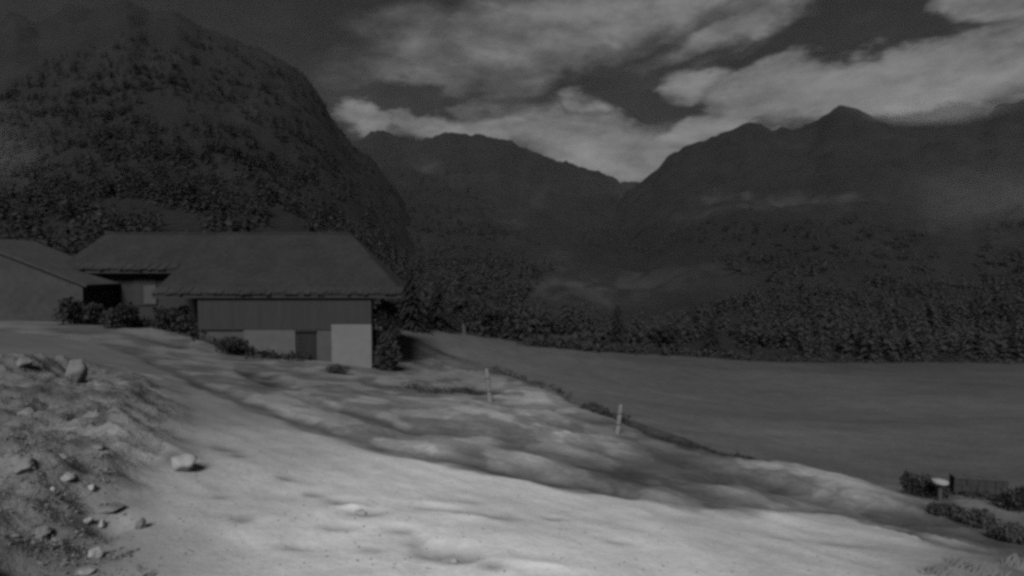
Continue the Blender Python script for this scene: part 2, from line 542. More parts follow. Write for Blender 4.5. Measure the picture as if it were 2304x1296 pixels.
MT = {
    'track': grey('gravel_light_falloff', scale=9, amp=.2, bump=.5, dist=.035, attr='tone', second=1.3),  # gravel whose tone carries the painted falloff of the camera light
    'terrace': grey('rough_earth', scale=6, amp=.4, bump=.6, dist=.06, attr='tone', second=.9),
    'bank': grey('stony_earth', scale=7, amp=.42, bump=.9, dist=.1, attr='tone', second=1.6),
    'meadow': grey('meadow_grass', scale=3.2, amp=.34, bump=.6, dist=.12, attr='tone', second=.5),
    'mount': grey('mountain_side', scale=.09, amp=.45, bump=.8, dist=3.0, attr='tone', second=.018),
    'rock': grey('limestone', scale=5, amp=.3, bump=.7, dist=.04, base=.125),
    'rockpale': grey('pale_limestone', scale=5, amp=.2, bump=.4, dist=.03, base=.23),
    'rockdark': grey('dark_limestone', scale=5, amp=.4, bump=.7, dist=.04, base=.03),
    'slate': grey('roof_slate', scale=3, second=.55, amp=.6, bump=.6, dist=.06, base=.018, stretch=(1, 1, 1)),
    'slatelight': grey('roof_slate_worn', scale=3, second=.55, amp=.6, bump=.6, dist=.06, base=.022),
    'plaster': grey('lime_plaster', scale=2.2, amp=.14, bump=.25, dist=.02, base=.112),
    'plastermid': grey('stained_plaster', scale=2.2, amp=.25, bump=.3, dist=.02, base=.068),
    'plastergrey': grey('grey_render', scale=2.2, amp=.25, bump=.3, dist=.02, base=.05),
    'barnwall': grey('weathered_barn', scale=2.2, second=.5, amp=.4, bump=.3, dist=.02, base=.036),
    'leafwood': grey('wood_foliage', scale=.25, second=.03, amp=.5, bump=.1, dist=.02, base=.023),
    'leafdark': grey('conifer_needles', scale=1.2, amp=.4, bump=.1, dist=.02, base=.011),
    'wingwall': grey('dark_render', scale=2.2, amp=.25, bump=.3, dist=.02, base=.024),
    'wood': grey('weathered_boards', scale=3, amp=.35, bump=.5, dist=.02, base=.027, stretch=(6, 6, .5)),
    'woodpale': grey('pale_split_wood', scale=5, amp=.25, bump=.5, dist=.02, base=.14, stretch=(4, 4, .6)),
    'darkwood': grey('dark_boards', scale=3, amp=.35, bump=.5, dist=.02, base=.015, stretch=(6, 6, .5)),
    'metal': grey('galvanised_sheet', rough=.5, scale=4, amp=.15, bump=.1, dist=.01, base=.24, spec=.5),
    'leaf': grey('dark_foliage', scale=1.2, amp=.5, bump=.1, dist=.02, base=.024),
    'leafmid': grey('shrub_foliage', scale=1.2, amp=.5, bump=.1, dist=.02, base=.04),
    'drymix': grey('withered_growth', scale=1.2, amp=.4, bump=.1, dist=.02, base=.13),
    'grassm': grey('dry_grass', scale=1.2, amp=.4, bump=.1, dist=.02, base=.13),
    'bark': grey('bark', scale=6, amp=.3, bump=.6, dist=.03, base=.06, stretch=(3, 3, .6)),
}


# ---------------------------------------------------------------- helpers
def link(o):
    S.collection.objects.link(o)
    return o


def tag(o, label=None, cat=None, group=None, kind=None):
    if label:
        o['label'] = label
    if cat:
        o['category'] = cat
    if group:
        o['group'] = group
    if kind:
        o['kind'] = kind
    return o


def mesh(name, verts, faces, mat, parent=None, smooth=False, attrs=None):
    me = bpy.data.meshes.new(name)
    me.from_pydata([tuple(v) for v in verts], [], faces)
    me.update()
    if attrs is not None:
        a = me.attributes.new('tone', 'FLOAT', 'POINT')
        a.data.foreach_set('value', np.asarray(attrs, np.float32))
    if smooth:
        me.polygons.foreach_set('use_smooth', np.ones(len(me.polygons), bool))
    me.materials.append(mat)
    o = bpy.data.objects.new(name, me)
    o.parent = parent
    return link(o)


def gridmesh(name, X, Y, Z, tone, mask, mat):
    """mesh of the masked quads of a grid"""
    ny, nx = X.shape
    idx = np.arange(ny * nx).reshape(ny, nx)
    q = np.stack([idx[:-1, :-1], idx[:-1, 1:], idx[1:, 1:], idx[1:, :-1]], -1)[mask]
    used, inv = np.unique(q.ravel(), return_inverse=True)
    q = inv.reshape(-1, 4)
    co = np.stack([X.ravel()[used], Y.ravel()[used], Z.ravel()[used]], -1)
    me = bpy.data.meshes.new(name)
    me.vertices.add(len(co))
    me.vertices.foreach_set('co', co.astype(np.float32).ravel())
    me.loops.add(q.size)
    me.loops.foreach_set('vertex_index', q.astype(np.int32).ravel())
    me.polygons.add(len(q))
    me.polygons.foreach_set('loop_start', (np.arange(len(q)) * 4).astype(np.int32))
    me.polygons.foreach_set('loop_total', np.full(len(q), 4, np.int32))
    me.polygons.foreach_set('use_smooth', np.ones(len(q), bool))
    me.update(calc_edges=True)
    a = me.attributes.new('tone', 'FLOAT', 'POINT')
    a.data.foreach_set('value', tone.ravel()[used].astype(np.float32))
    me.materials.append(mat)
    o = bpy.data.objects.new(name, me)
    link(o)
    return o


def spaced(lo, hi, step, far, growth):
    a = list(np.arange(lo, hi, step))
    s = step
    x = a[-1]
    while x < far:
        s *= growth
        x += s
        a.append(x)
    s = step
    x = lo
    pre = []
    while x > -far:
        s *= growth
        x -= s
        pre.append(x)
    return np.array(pre[::-1] + a)


xs = spaced(-17, 14, 0.085, 3000, 1.045)
ys = spaced(3.5, 24, 0.075, 3000, 1.035)
ys = ys[(ys > -2900)]
X, Y = np.meshgrid(xs, ys)
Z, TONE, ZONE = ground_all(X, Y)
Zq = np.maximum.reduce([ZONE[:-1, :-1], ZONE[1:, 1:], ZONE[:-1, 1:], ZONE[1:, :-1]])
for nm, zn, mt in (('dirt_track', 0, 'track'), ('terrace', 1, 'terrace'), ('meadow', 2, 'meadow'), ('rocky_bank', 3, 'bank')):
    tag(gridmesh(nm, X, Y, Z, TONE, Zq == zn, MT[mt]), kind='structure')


def ground_z(x, y):
    return float(ground_all(np.array([x]), np.array([y]))[0][0])


def on_ground(px, py):
    x, y = world_xy([(px, py)])[0]
    return Vector((x, y, ground_z(x, y)))


# ---------------------------------------------------------------- mountains
def mountain(name, crest, base, tone_pts, d_base, d_crest, na, ntt, seed, tone0, g=1.0, rough=1.0, top=None):
    """slope rising from a foot line to a crest line, then falling behind it; crest/base are px, py lists"""
    cp = np.array(crest, float)
    bp_ = np.array(base, float)
    pxs = np.linspace(cp[0, 0], cp[-1, 0], na)
    cy = np.interp(pxs, cp[:, 0], cp[:, 1])
    by = np.interp(pxs, bp_[:, 0], bp_[:, 1])
    t = np.linspace(0, 1.25, ntt)
    A, T = np.meshgrid(pxs, t)
    CY = np.broadcast_to(cy, A.shape)
    BY = np.broadcast_to(by, A.shape)
    Tc = np.clip(T, 0, 1)
    D = d_base * (d_crest / d_base) ** T
    ker = np.hanning(61)
    cs = np.convolve(np.pad(cy, 30, mode='edge'), ker / ker.sum(), mode='valid')
    CS = np.broadcast_to(cs, A.shape)
    PY = BY + (CS - BY) * Tc ** g + (CY - CS) * sstep(.62, 1, Tc)
    slope_x = (A - 1152) / F
    XX = slope_x * D
    sc = math.cos(PITCH)
    tanel = (648 - PY) / F - math.tan(PITCH)
    ZZ = CAMZ + tanel * D
    ZZ = ZZ - (T > 1) * (D - d_crest) * 0.9
    wl = d_crest * 0.22
    rn = ridged(XX / wl + seed, D / wl, 6, seed)
    fn = fbm(XX / (wl * .22), D / (wl * .22), 5, seed + 3)
    env = np.sin(np.clip(T, 0, 1) * math.pi) ** .7
    D2 = D * (1 + 0.10 * rough * rn * env)
    ZZ = ZZ + (rn * 0.05 + fn * 0.018) * D * env * rough
    ZZ = ZZ + sstep(.6, 1, T) * fbm(XX / (d_crest * .02), D / (d_crest * .02), 4, seed + 9) * d_crest * 0.0095
    X2 = slope_x * D2
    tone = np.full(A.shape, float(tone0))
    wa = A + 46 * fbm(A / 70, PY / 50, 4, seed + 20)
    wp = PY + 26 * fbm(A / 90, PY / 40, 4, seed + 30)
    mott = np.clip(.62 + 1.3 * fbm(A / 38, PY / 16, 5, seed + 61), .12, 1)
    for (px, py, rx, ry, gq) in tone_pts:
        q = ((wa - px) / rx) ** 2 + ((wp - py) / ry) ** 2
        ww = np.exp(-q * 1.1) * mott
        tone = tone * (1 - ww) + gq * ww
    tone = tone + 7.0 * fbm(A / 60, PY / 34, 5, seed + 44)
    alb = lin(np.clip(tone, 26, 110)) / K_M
    mask = np.ones((ntt - 1, na - 1), bool)
    o = gridmesh(name, X2, D2, ZZ, np.clip(alb, .008, .3), mask, MT['mount'])
    tag(o, kind='structure')
    return X2, D2, ZZ, A, PY, T


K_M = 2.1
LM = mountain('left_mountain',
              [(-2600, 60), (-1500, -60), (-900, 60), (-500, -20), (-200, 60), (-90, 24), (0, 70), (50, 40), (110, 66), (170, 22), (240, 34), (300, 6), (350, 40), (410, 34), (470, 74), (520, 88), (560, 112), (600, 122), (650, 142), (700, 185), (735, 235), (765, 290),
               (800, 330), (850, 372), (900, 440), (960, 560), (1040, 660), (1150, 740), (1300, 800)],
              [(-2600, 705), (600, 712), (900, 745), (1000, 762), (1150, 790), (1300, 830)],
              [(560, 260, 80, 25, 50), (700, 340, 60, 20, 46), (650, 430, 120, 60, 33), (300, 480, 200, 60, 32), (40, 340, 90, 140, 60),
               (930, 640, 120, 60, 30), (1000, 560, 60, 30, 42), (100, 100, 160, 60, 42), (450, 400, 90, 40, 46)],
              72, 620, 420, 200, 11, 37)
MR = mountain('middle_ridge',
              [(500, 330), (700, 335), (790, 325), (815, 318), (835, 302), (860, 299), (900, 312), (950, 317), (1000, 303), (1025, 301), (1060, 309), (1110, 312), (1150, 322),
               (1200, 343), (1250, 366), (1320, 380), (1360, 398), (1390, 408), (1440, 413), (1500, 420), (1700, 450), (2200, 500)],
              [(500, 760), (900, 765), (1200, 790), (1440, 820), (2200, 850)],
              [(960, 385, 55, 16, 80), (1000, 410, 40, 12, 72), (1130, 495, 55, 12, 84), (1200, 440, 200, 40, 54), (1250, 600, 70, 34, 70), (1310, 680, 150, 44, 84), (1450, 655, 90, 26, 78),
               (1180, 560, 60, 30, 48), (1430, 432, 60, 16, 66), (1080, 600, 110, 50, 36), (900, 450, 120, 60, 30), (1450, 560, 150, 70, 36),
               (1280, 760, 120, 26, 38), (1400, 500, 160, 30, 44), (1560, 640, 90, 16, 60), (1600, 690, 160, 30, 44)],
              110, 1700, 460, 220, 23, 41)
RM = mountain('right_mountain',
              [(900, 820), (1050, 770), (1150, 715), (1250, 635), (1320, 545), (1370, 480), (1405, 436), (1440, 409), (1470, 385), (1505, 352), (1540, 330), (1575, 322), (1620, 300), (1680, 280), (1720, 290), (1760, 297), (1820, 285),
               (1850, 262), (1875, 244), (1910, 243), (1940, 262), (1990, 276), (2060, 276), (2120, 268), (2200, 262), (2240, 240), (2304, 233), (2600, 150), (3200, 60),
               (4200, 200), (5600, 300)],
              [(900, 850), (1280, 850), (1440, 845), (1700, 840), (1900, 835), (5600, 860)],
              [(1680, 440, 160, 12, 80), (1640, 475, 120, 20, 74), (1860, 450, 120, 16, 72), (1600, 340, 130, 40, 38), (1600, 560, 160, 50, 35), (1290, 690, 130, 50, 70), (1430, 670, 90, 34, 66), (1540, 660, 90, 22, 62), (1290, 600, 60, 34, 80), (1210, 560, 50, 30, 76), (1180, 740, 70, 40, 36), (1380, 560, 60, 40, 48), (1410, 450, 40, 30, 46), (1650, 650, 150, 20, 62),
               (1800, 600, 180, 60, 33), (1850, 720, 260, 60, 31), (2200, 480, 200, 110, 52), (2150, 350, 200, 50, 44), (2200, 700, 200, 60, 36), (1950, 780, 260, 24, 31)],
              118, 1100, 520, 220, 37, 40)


# ---------------------------------------------------------------- vegetation
def leaf_quads(rng, n, centre, rad, size, squash=1.0, hollow=.45):
    """leaf-sized faces through an ellipsoid"""
    v, f = [], []
    for i in range(n):
        d = Vector((rng.gauss(0, 1), rng.gauss(0, 1), rng.gauss(0, 1))).normalized() * (hollow + (1 - hollow) * rng.random() ** .5)
        p = Vector((centre[0] + d.x * rad[0], centre[1] + d.y * rad[1], centre[2] + d.z * rad[2]))
        a = Vector((rng.gauss(0, 1), rng.gauss(0, 1), rng.gauss(0, .6))).normalized()
        b = a.orthogonal().normalized()
        b = Matrix.Rotation(rng.random() * 6.28, 3, a) @ b
        s = size * (.6 + .8 * rng.random())
        c = a.cross(b)
        k = len(v)
        v += [p - b * s, p + c * s * .5, p + b * s, p - c * s * .5]
        f.append((k, k + 1, k + 2, k + 3))
    return v, f


def tube(pts, radii, seg=8):
    v, f = [], []
    for i, (p, r) in enumerate(zip(pts, radii)):
        p = Vector(p)
        q = Vector(pts[min(i + 1, len(pts) - 1)]) - Vector(pts[max(i - 1, 0)])
        q.normalize()
        a = q.orthogonal().normalized()
        if abs(q.z) > .5:
            a = Vector((1, 0, 0)) - q * q.x
            a.normalize()
        b = q.cross(a)
        for k in range(seg):
            t = 2 * math.pi * k / seg
            v.append(p + a * math.cos(t) * r + b * math.sin(t) * r)
    for i in range(len(pts) - 1):
        for k in range(seg):
            f.append((i * seg + k, i * seg + (k + 1) % seg, (i + 1) * seg + (k + 1) % seg, (i + 1) * seg + k))
    f.append(tuple(range(seg))[::-1])
    f.append(tuple((len(pts) - 1) * seg + k for k in range(seg)))
    return v, f


def joinvf(parts):
    V, Fc = [], []
    for v, f in parts:
        k = len(V)
        V += list(v)
        Fc += [tuple(i + k for i in q) for q in f]
    return V, Fc


def conifer_vf(rng, h, r, nl=26, lowpoly=False):
    parts = []
    for i in range(nl):
        t = i / (nl - 1)
        z = h * (.10 + .88 * t)
        rr = r * (1 - t) ** .85 * (.8 + .4 * rng.random()) + .04 * r
        n = 4 if lowpoly else max(5, int(13 * (1 - t) + 5))
        for k in range(n):
            a = 6.283 * (k + rng.random()) / n
            ln = rr * (.65 + .5 * rng.random())
            dr = -ln * (.25 + .3 * rng.random())
            c, s = math.cos(a), math.sin(a)
            wd = ln * (.28 if not lowpoly else .5)
            b = len(parts)
            p0 = Vector((0, 0, z + .05 * h * .3))
            tip = Vector((c * ln, s * ln, z + dr))
            mid = (p0 + tip) / 2 + Vector((0, 0, .06 * h / nl))
            sd_ = Vector((-s, c, 0)) * wd * .5
            parts.append(([p0, mid - sd_, tip, mid + sd_], [(0, 1, 2), (0, 2, 3)]))
    return joinvf(parts)


def make_tree(kind, rng, h, r):
    """returns crown and trunk meshes (vf)"""
    if kind == 'conifer':
        cr_ = conifer_vf(rng, h, r)
        tr = tube([(0, 0, -.3), (0, 0, h * .5), (0, 0, h * .96)], [h * .022, h * .013, .02], 7)
    else:
        lobes = []
        for k in range(13):
            a = rng.random() * 6.28
            q = rng.random() ** .5 * r * .62
            c = (math.cos(a) * q, math.sin(a) * q, h * (.42 + .45 * rng.random()))
            rr = r * (.32 + .25 * rng.random())
            lobes.append(leaf_quads(rng, 150, c, (rr, rr, rr * .8), .16 * r / 2.2 + .06))
        cr_ = joinvf(lobes)
        tp = [tube([(0, 0, -.3), (.05 * r, 0, h * .25), (.02, .05, h * .6)], [h * .035, h * .026, h * .012], 7)]
        for k in range(6):
            a = rng.random() * 6.28
            z0 = h * (.22 + .2 * rng.random())
            tp.append(tube([(0, 0, z0), (math.cos(a) * r * .3, math.sin(a) * r * .3, z0 + h * .15), (math.cos(a) * r * .6, math.sin(a) * r * .6, z0 + h * .35)], [h * .014, h * .009, .015], 5))
        tr = joinvf(tp)
    return cr_, tr


PROTO = {}


def tree(name, kind, loc, h, r, label, cat='tree', group=None, variant=0, leaf='leaf'):
    key = (kind, variant, leaf)
    if key not in PROTO:
        rng = random.Random(100 + variant * 17 + len(kind))
        c, t = make_tree(kind, rng, 8.0, 2.2 if kind == 'conifer' else 3.0)
        mes = []
        for nm, vf, mt in (('crown', c, leaf), ('trunk', t, 'bark')):
            me = bpy.data.meshes.new(nm)
            me.from_pydata([tuple(q) for q in vf[0]], [], vf[1])
            me.materials.append(MT[mt])
            mes.append(me)
        PROTO[key] = mes
    e = link(bpy.data.objects.new(name, None))
    e.location = loc
    e.rotation_euler = (0, 0, random.Random(int(loc[0] * 10)).random() * 6)
    rr = 2.2 if kind == 'conifer' else 3.0
    e.scale = (r / rr, r / rr, h / 8.0)
    tag(e, label, cat, group)
    for nm, me in zip(('crown', 'trunk'), PROTO[key]):
        o = link(bpy.data.objects.new(nm, me))
        o.parent = e
    return e


def shrub(px, py, w_px, h_px, label, seed, leaf='leaf', d=None, name='shrub', group=None):
    if d is None:
        p = on_ground(px, py)
    else:
        p = P(px, py, d)
        p.z = min(p.z, ground_z(p.x, p.y) + 5)
    d_ = p.y
    wr = w_px / 2 * d_ / F
    hh = h_px * d_ / F
    rng = random.Random(seed)
    parts = []
    for k in range(9):
        a = rng.random() * 6.28
        q = rng.random() ** .5 * .65
        parts.append(leaf_quads(rng, 130, (math.cos(a) * q * wr, math.sin(a) * q * wr * .8, hh * (.25 + .45 * rng.random())),
                                (wr * .42, wr * .42, hh * .32), max(.05, min(.2, hh * .07)), hollow=.2))
    v, f = joinvf(parts)
    e = link(bpy.data.objects.new(name, None))
    e.location = p
    tag(e, label, 'shrub', group)
    mesh('foliage', v, f, MT[leaf], e)
    tp = []
    for k in range(5):
        a = rng.random() * 6.28
        tp.append(tube([(0, 0, -.2), (math.cos(a) * wr * .25, math.sin(a) * wr * .25, hh * .4), (math.cos(a) * wr * .45, math.sin(a) * wr * .45, hh * .75)], [.05, .03, .01], 5))
    v, f = joinvf(tp)
    mesh('stem', v, f, MT['bark'], e)
    return e


def at_depth(px, py, d):
    p = P(px, py, d)
    return p


# trees one can pick out
TREES = [  # px of foot, py of foot, depth, height px, width px, kind, leaf, label
    (1388, 795, 96, 134, 70, 'conifer', 'lone dark narrow conifer standing up against the pale valley meadow'),
    (925, 735, 60, 168, 95, 'conifer', 'tall dark conifer closest to the end of the long roof'),
    (985, 745, 66, 135, 90, 'conifer', 'dark spruce just right of the tallest conifer by the house'),
    (1045, 752, 72, 95, 100, 'broad', 'round dark tree at the left end of the meadow rim'),
    (1125, 764, 78, 80, 110, 'broad', 'low wide tree halfway between the house conifers and the lone conifer'),
    (872, 820, 37.5, 165, 64, 'broad', 'leafy tree with a pale curved trunk at the corner of the house'),
    (1500, 800, 98, 84, 90, 'broad', 'bushy tree right of the lone narrow conifer'),
    (1600, 806, 104, 112, 75, 'conifer', 'pointed conifer at the start of the dark wood'),
    (1690, 812, 106, 90, 110, 'broad', 'round tree at the foot of the dark wooded slope'),
    (205, 610, 70, 90, 90, 'conifer', 'dark conifer rising in the gap between the barn and the long roof'),
]
for i, (px, py, d, hp, wp_, kd, lb) in enumerate(TREES):
    p = P(px, py, d)
    p.z = float(hbase(np.array([p.x]), np.array([p.y]))[0])
    top = P(px, py - hp, d).z
    te = tree('conifer' if kd == 'conifer' else 'leafy_tree', kd, p, top - p.z, wp_ / 2 * d / F, lb, variant=i % 3, leaf='leafdark' if kd == 'conifer' else 'leaf')
    if 'curved' in lb:
        hh_ = 8.0
        v, f = tube([(-.9, -1.2, 0), (-1.5, -1.5, hh_ * .3), (-1.75, -1.6, hh_ * .55), (-1.65, -1.6, hh_ * .75), (-1.2, -1.5, hh_ * .95)], [.10, .1, .1, .08, .05], 8)
        mesh('curved_stem', v, f, MT['woodpale'], te)


# woods on the slopes: nobody could count them
def forest(name, surf, tests, n, seed, hmin, hmax, label):
    X2, D2, ZZ, A, PY, T = surf
    rng = random.Random(seed)
    protos = []
    for k in range(5):
        v, f = conifer_vf(random.Random(k + 5), 1.0, .26 + .04 * k, 7, True)
        protos.append((np.array([tuple(q) for q in v]), np.array([list(q) for q in f])))
    allv, allf, off = [], [], 0
    ny, nx = A.shape
    clump_f = fbm(X2 / (D2 * .1), D2 / 30., 3, seed)
    cnt = 0
    tries = 0
    while cnt < n and tries < n * 40:
        tries += 1
        j, i = rng.randrange(ny), rng.randrange(nx)
        if T[j, i] > 1:
            continue
        # prefer near cells less: cell size grows with depth so choose by picture area
        a_, p_ = A[j, i], PY[j, i]
        ok = 0
        for (px, py, rx, ry, pr) in tests:
            q = ((a_ - px) / rx) ** 2 + ((p_ - py) / ry) ** 2
            if q < 1:
                ok = max(ok, pr)
        if rng.random() > ok:
            continue
        if clump_f[j, i] < -.35 + .3 * rng.random():
            continue
        h = hmin + (hmax - hmin) * rng.random() ** 1.8
        v, f = protos[rng.randrange(5)]
        th = rng.random() * 6.28
        c, s = math.cos(th), math.sin(th)
        w_ = h * (.8 + .5 * rng.random())
        vx = (v[:, 0] * c - v[:, 1] * s) * w_ + X2[j, i] + rng.uniform(-1, 1) * D2[j, i] * .004
        vy = (v[:, 0] * s + v[:, 1] * c) * w_ + D2[j, i] + rng.uniform(-.01, .01) * D2[j, i]
        vz = v[:, 2] * h + ZZ[j, i] - .5
        allv.append(np.stack([vx, vy, vz], -1))
        allf.append(f + off)
        off += len(v)
        cnt += 1
    co = np.concatenate(allv).astype(np.float32)
    fc = np.concatenate(allf).astype(np.int32)
    me = bpy.data.meshes.new(name)
    me.vertices.add(len(co))
    me.vertices.foreach_set('co', co.ravel())
    me.loops.add(fc.size)
    me.loops.foreach_set('vertex_index', fc.ravel())
    me.polygons.add(len(fc))
    me.polygons.foreach_set('loop_start', (np.arange(len(fc)) * 3).astype(np.int32))
    me.polygons.foreach_set('loop_total', np.full(len(fc), 3, np.int32))
    me.update(calc_edges=True)
    me.materials.append(MT['leafwood'])
    o = link(bpy.data.objects.new(name, me))
    tag(o, label, 'forest', kind='stuff')


forest('forest', LM, [(420, 340, 440, 250, .9), (300, 560, 700, 170, .8), (950, 640, 260, 110, 1), (650, 420, 260, 130, .6), (-600, 500, 500, 260, .8)], 9000, 3, 3.5, 8.5,
       'dark conifer wood covering the steep left mountainside')
forest('forest', MR, [(1050, 620, 200, 90, .7), (1250, 780, 300, 40, 1), (950, 480, 170, 90, .6), (1480, 560, 180, 50, .8), (1150, 650, 50, 80, .8)], 2800, 4, 3.5, 10,
       'dark wood in patches on the middle ridge beyond the meadow')
forest('forest', RM, [(2040, 740, 480, 84, 1), (1180, 770, 110, 18, .8), (1470, 782, 130, 18, 1), (1850, 600, 260, 70, .8), (2900, 600, 700, 240, .8), (1600, 540, 160, 60, .6), (2200, 760, 300, 70, 1)], 6500, 5, 3.5, 10,
       'dark wood covering the foot of the right mountain')


# ---------------------------------------------------------------- buildings
def hexa(name, pts, mat, parent):
    """8 corner points: bottom 4 then top 4"""
    return mesh(name, pts, [(0, 3, 2, 1), (4, 5, 6, 7), (0, 1, 5, 4), (1, 2, 6, 5), (2, 3, 7, 6), (3, 0, 4, 7)], mat, parent)


def box(name, x0, x1, y0, y1, z0, z1, mat, parent):
    return hexa(name, [(x0, y0, z0), (x1, y0, z0), (x1, y1, z0), (x0, y1, z0), (x0, y0, z1), (x1, y0, z1), (x1, y1, z1), (x0, y1, z1)], MT[mat], parent)


def slab(name, poly, th, mat, parent):
    """flat polygon given thickness downward"""
    n = len(poly)
    v = [tuple(p) for p in poly] + [(p[0], p[1], p[2] - th) for p in poly]
    f = [tuple(range(n)), tuple(range(2 * n - 1, n - 1, -1))] + [(i, i + n, (i + 1) % n + n, (i + 1) % n) for i in range(n)]
    return mesh(name, v, f, MT[mat], parent)


RZ = CAMZ + 2.55            # ridge height
RYD = 43.0                  # ridge depth
SL = .55


def xp(px, d):
    return (px - 1152) / F * d


house = link(bpy.data.objects.new('house', None))
tag(house, 'large low mountain house with a long dark roof and pale ground floor', 'house')
fe, ye2 = 35.4, 38.2
zf, zl = RZ - SL * (RYD - fe), RZ - SL * (RYD - ye2)
xR = xp(905, fe)
xstep = xp(400, ye2)
rl, rr_ = xp(243, RYD), xp(790, RYD)
yb = 50.5
zb = RZ - SL * (yb - RYD)
xrb = xp(914, yb)
# roof planes; front plane steps forward right of xstep
slab('roof', [(rl, ye2, zl), (xstep, ye2, zl), (xstep, fe, zf), (xR, fe, zf), (rr_, RYD, RZ), (rl, RYD, RZ)], .2, 'slate', house)
slab('roof', [(xR, fe, zf - .004), (xrb, yb, zb), (rr_, RYD, RZ - .004)], .2, 'slatelight', house)
slab('roof', [(rl, RYD, RZ - .006), (rr_, RYD, RZ - .006), (xrb, yb, zb - .006), (rl, yb, zb - .006)], .2, 'slate', house)
box('ridge_cap', rl - .1, rr_ + .1, RYD - .16, RYD + .16, RZ - .04, RZ + .09, 'slatelight', house)
rng = random.Random(77)
for (xa, xb, yy, zz_) in ((xstep, xR, fe, zf), (rl, xstep, ye2, zl)):
    box('fascia_board', xa + .02, xb - .02, yy + .02, yy + .08, zz_ - .36, zz_ - .205, 'wood', house)
    # uneven lowest course of the roof covering
    parts, x = [], xa
    while x < xb - .1:
        x1_ = min(x + rng.uniform(.25, .5), xb)
        o1, o2 = rng.uniform(.02, .16), rng.uniform(-.02, .05)
        y1_, y0_ = yy - o1, yy + .5
        za, zb2 = zz_ + .03 + o2 - SL * o1, zz_ + .03 + o2 + SL * .5
        parts.append(([(x + .01, y1_, za - .09), (x1_ - .01, y1_, za - .09), (x1_ - .01, y0_, zb2 - .09), (x + .01, y0_, zb2 - .09),
                       (x + .01, y1_, za), (x1_ - .01, y1_, za), (x1_ - .01, y0_, zb2), (x + .01, y0_, zb2)],
                      [(0, 3, 2, 1), (4, 5, 6, 7), (0, 1, 5, 4), (1, 2, 6, 5), (2, 3, 7, 6), (3, 0, 4, 7)]))
        x = x1_
    vv_, ff_ = joinvf(parts)
    tag(mesh('eaves_course', vv_, ff_, MT['slatelight'], house), kind='stuff')
gb = CAMZ - 7.6
wf = 35.75                     # front wall depth
wx0, wx1 = xp(446, wf), xp(836, wf)
zfl = CAMZ - (742 - 600) / F * wf      # top of pale ground floor
box('upper_wall', wx0, wx1, wf - .14, wf, zfl, zf + .3, 'wood', house)
wxb = xp(840, yb - 1)
hexa('wall', [(wx0, wf + .002, gb), (wx1, wf + .002, gb), (wxb, yb - 1, gb), (wx0, yb - 1, gb), (wx0, wf + .002, zf + .3), (wx1, wf + .002, zf + .3), (wxb, yb - 1, zf + .3), (wx0, yb - 1, zf + .3)], MT['plastergrey'], house)
box('wall', xp(240, 39), wx0 - .002, 39.0, yb - 1, gb, zl + .15, 'wingwall', house)
xd0, xd1 = xp(664, wf), xp(712, wf)
box('plaster_wall', xp(548, wf), xd0, wf - .12, wf - .002, gb, zfl - .003, 'plastermid', house)
box('plaster_wall', xp(746, wf), wx1, wf - .16, wf - .002, gb, zfl + .35, 'plaster', house)
box('plaster_wall', xd1, xp(746, wf) - .003, wf - .08, wf - .002, gb, zfl - .003, 'plastergrey', house)
dr = box('door', xd0 + .06, xd1 - .06, wf - .06, wf - .003, gb, zfl - .14, 'darkwood', house)
box('handle', xd0 + .16, xd0 + .22, wf - .11, wf - .062, CAMZ - 4.9, CAMZ - 4.75, 'wood', dr)
box('lintel', xd0 + .003, xd1 - .003, wf - .18, wf - .06, zfl - .14, zfl - .006, 'darkwood', house)
# left wing: pale shuttered opening
wn_ = box('window', xp(298, 38.9), xp(350, 38.9), 38.92, 38.998, CAMZ - 2.7, CAMZ - .75, 'wood', house)
box('shutter', xp(322, 38.85), xp(350, 38.85), 38.86, 38.918, CAMZ - 2.6, CAMZ - 1.3, 'plastergrey', wn_)

barn = link(bpy.data.objects.new('barn', None))
tag(barn, 'grey barn with its gable end turned to the road, left of the long roofed house', 'barn')
bd = 36.0
ga = [(-260, 470), (-60, 488)]
bxr, bxl = xp(185, bd), xp(-330, bd)
bxm = (bxr + bxl) / 2
zev, zrg = CAMZ - 1.0, CAMZ + 1.9
gz = CAMZ - 6
v = [(bxl, bd + .002, gz), (bxr, bd + .002, gz), (bxr, bd + .002, zev - .14), (bxm, bd + .002, zrg - .14), (bxl, bd + .002, zev - .14)]
v += [(a, 40.5, c) for a, b, c in v]
mesh('wall', v, [(0, 1, 2, 3, 4), (9, 8, 7, 6, 5), (0, 5, 6, 1), (1, 6, 7, 2), (4, 9, 5, 0)], MT['barnwall'], barn)
oh = .4
for s_ in (1, -1):
    xe = bxm + s_ * ((bxr - bxl) / 2 + oh)
    ze = zev - (zrg - zev) * oh / ((bxr - bxl) / 2)
    pl = [(bxm, bd - .2, zrg), (xe, bd - .2, ze), (xe, 41, ze), (bxm, 41, zrg)]
    if s_ < 0:
        pl = [(p[0], p[1], p[2] - .004) for p in pl[::-1]]
    slab('roof', pl, .16, 'barnwall', barn)

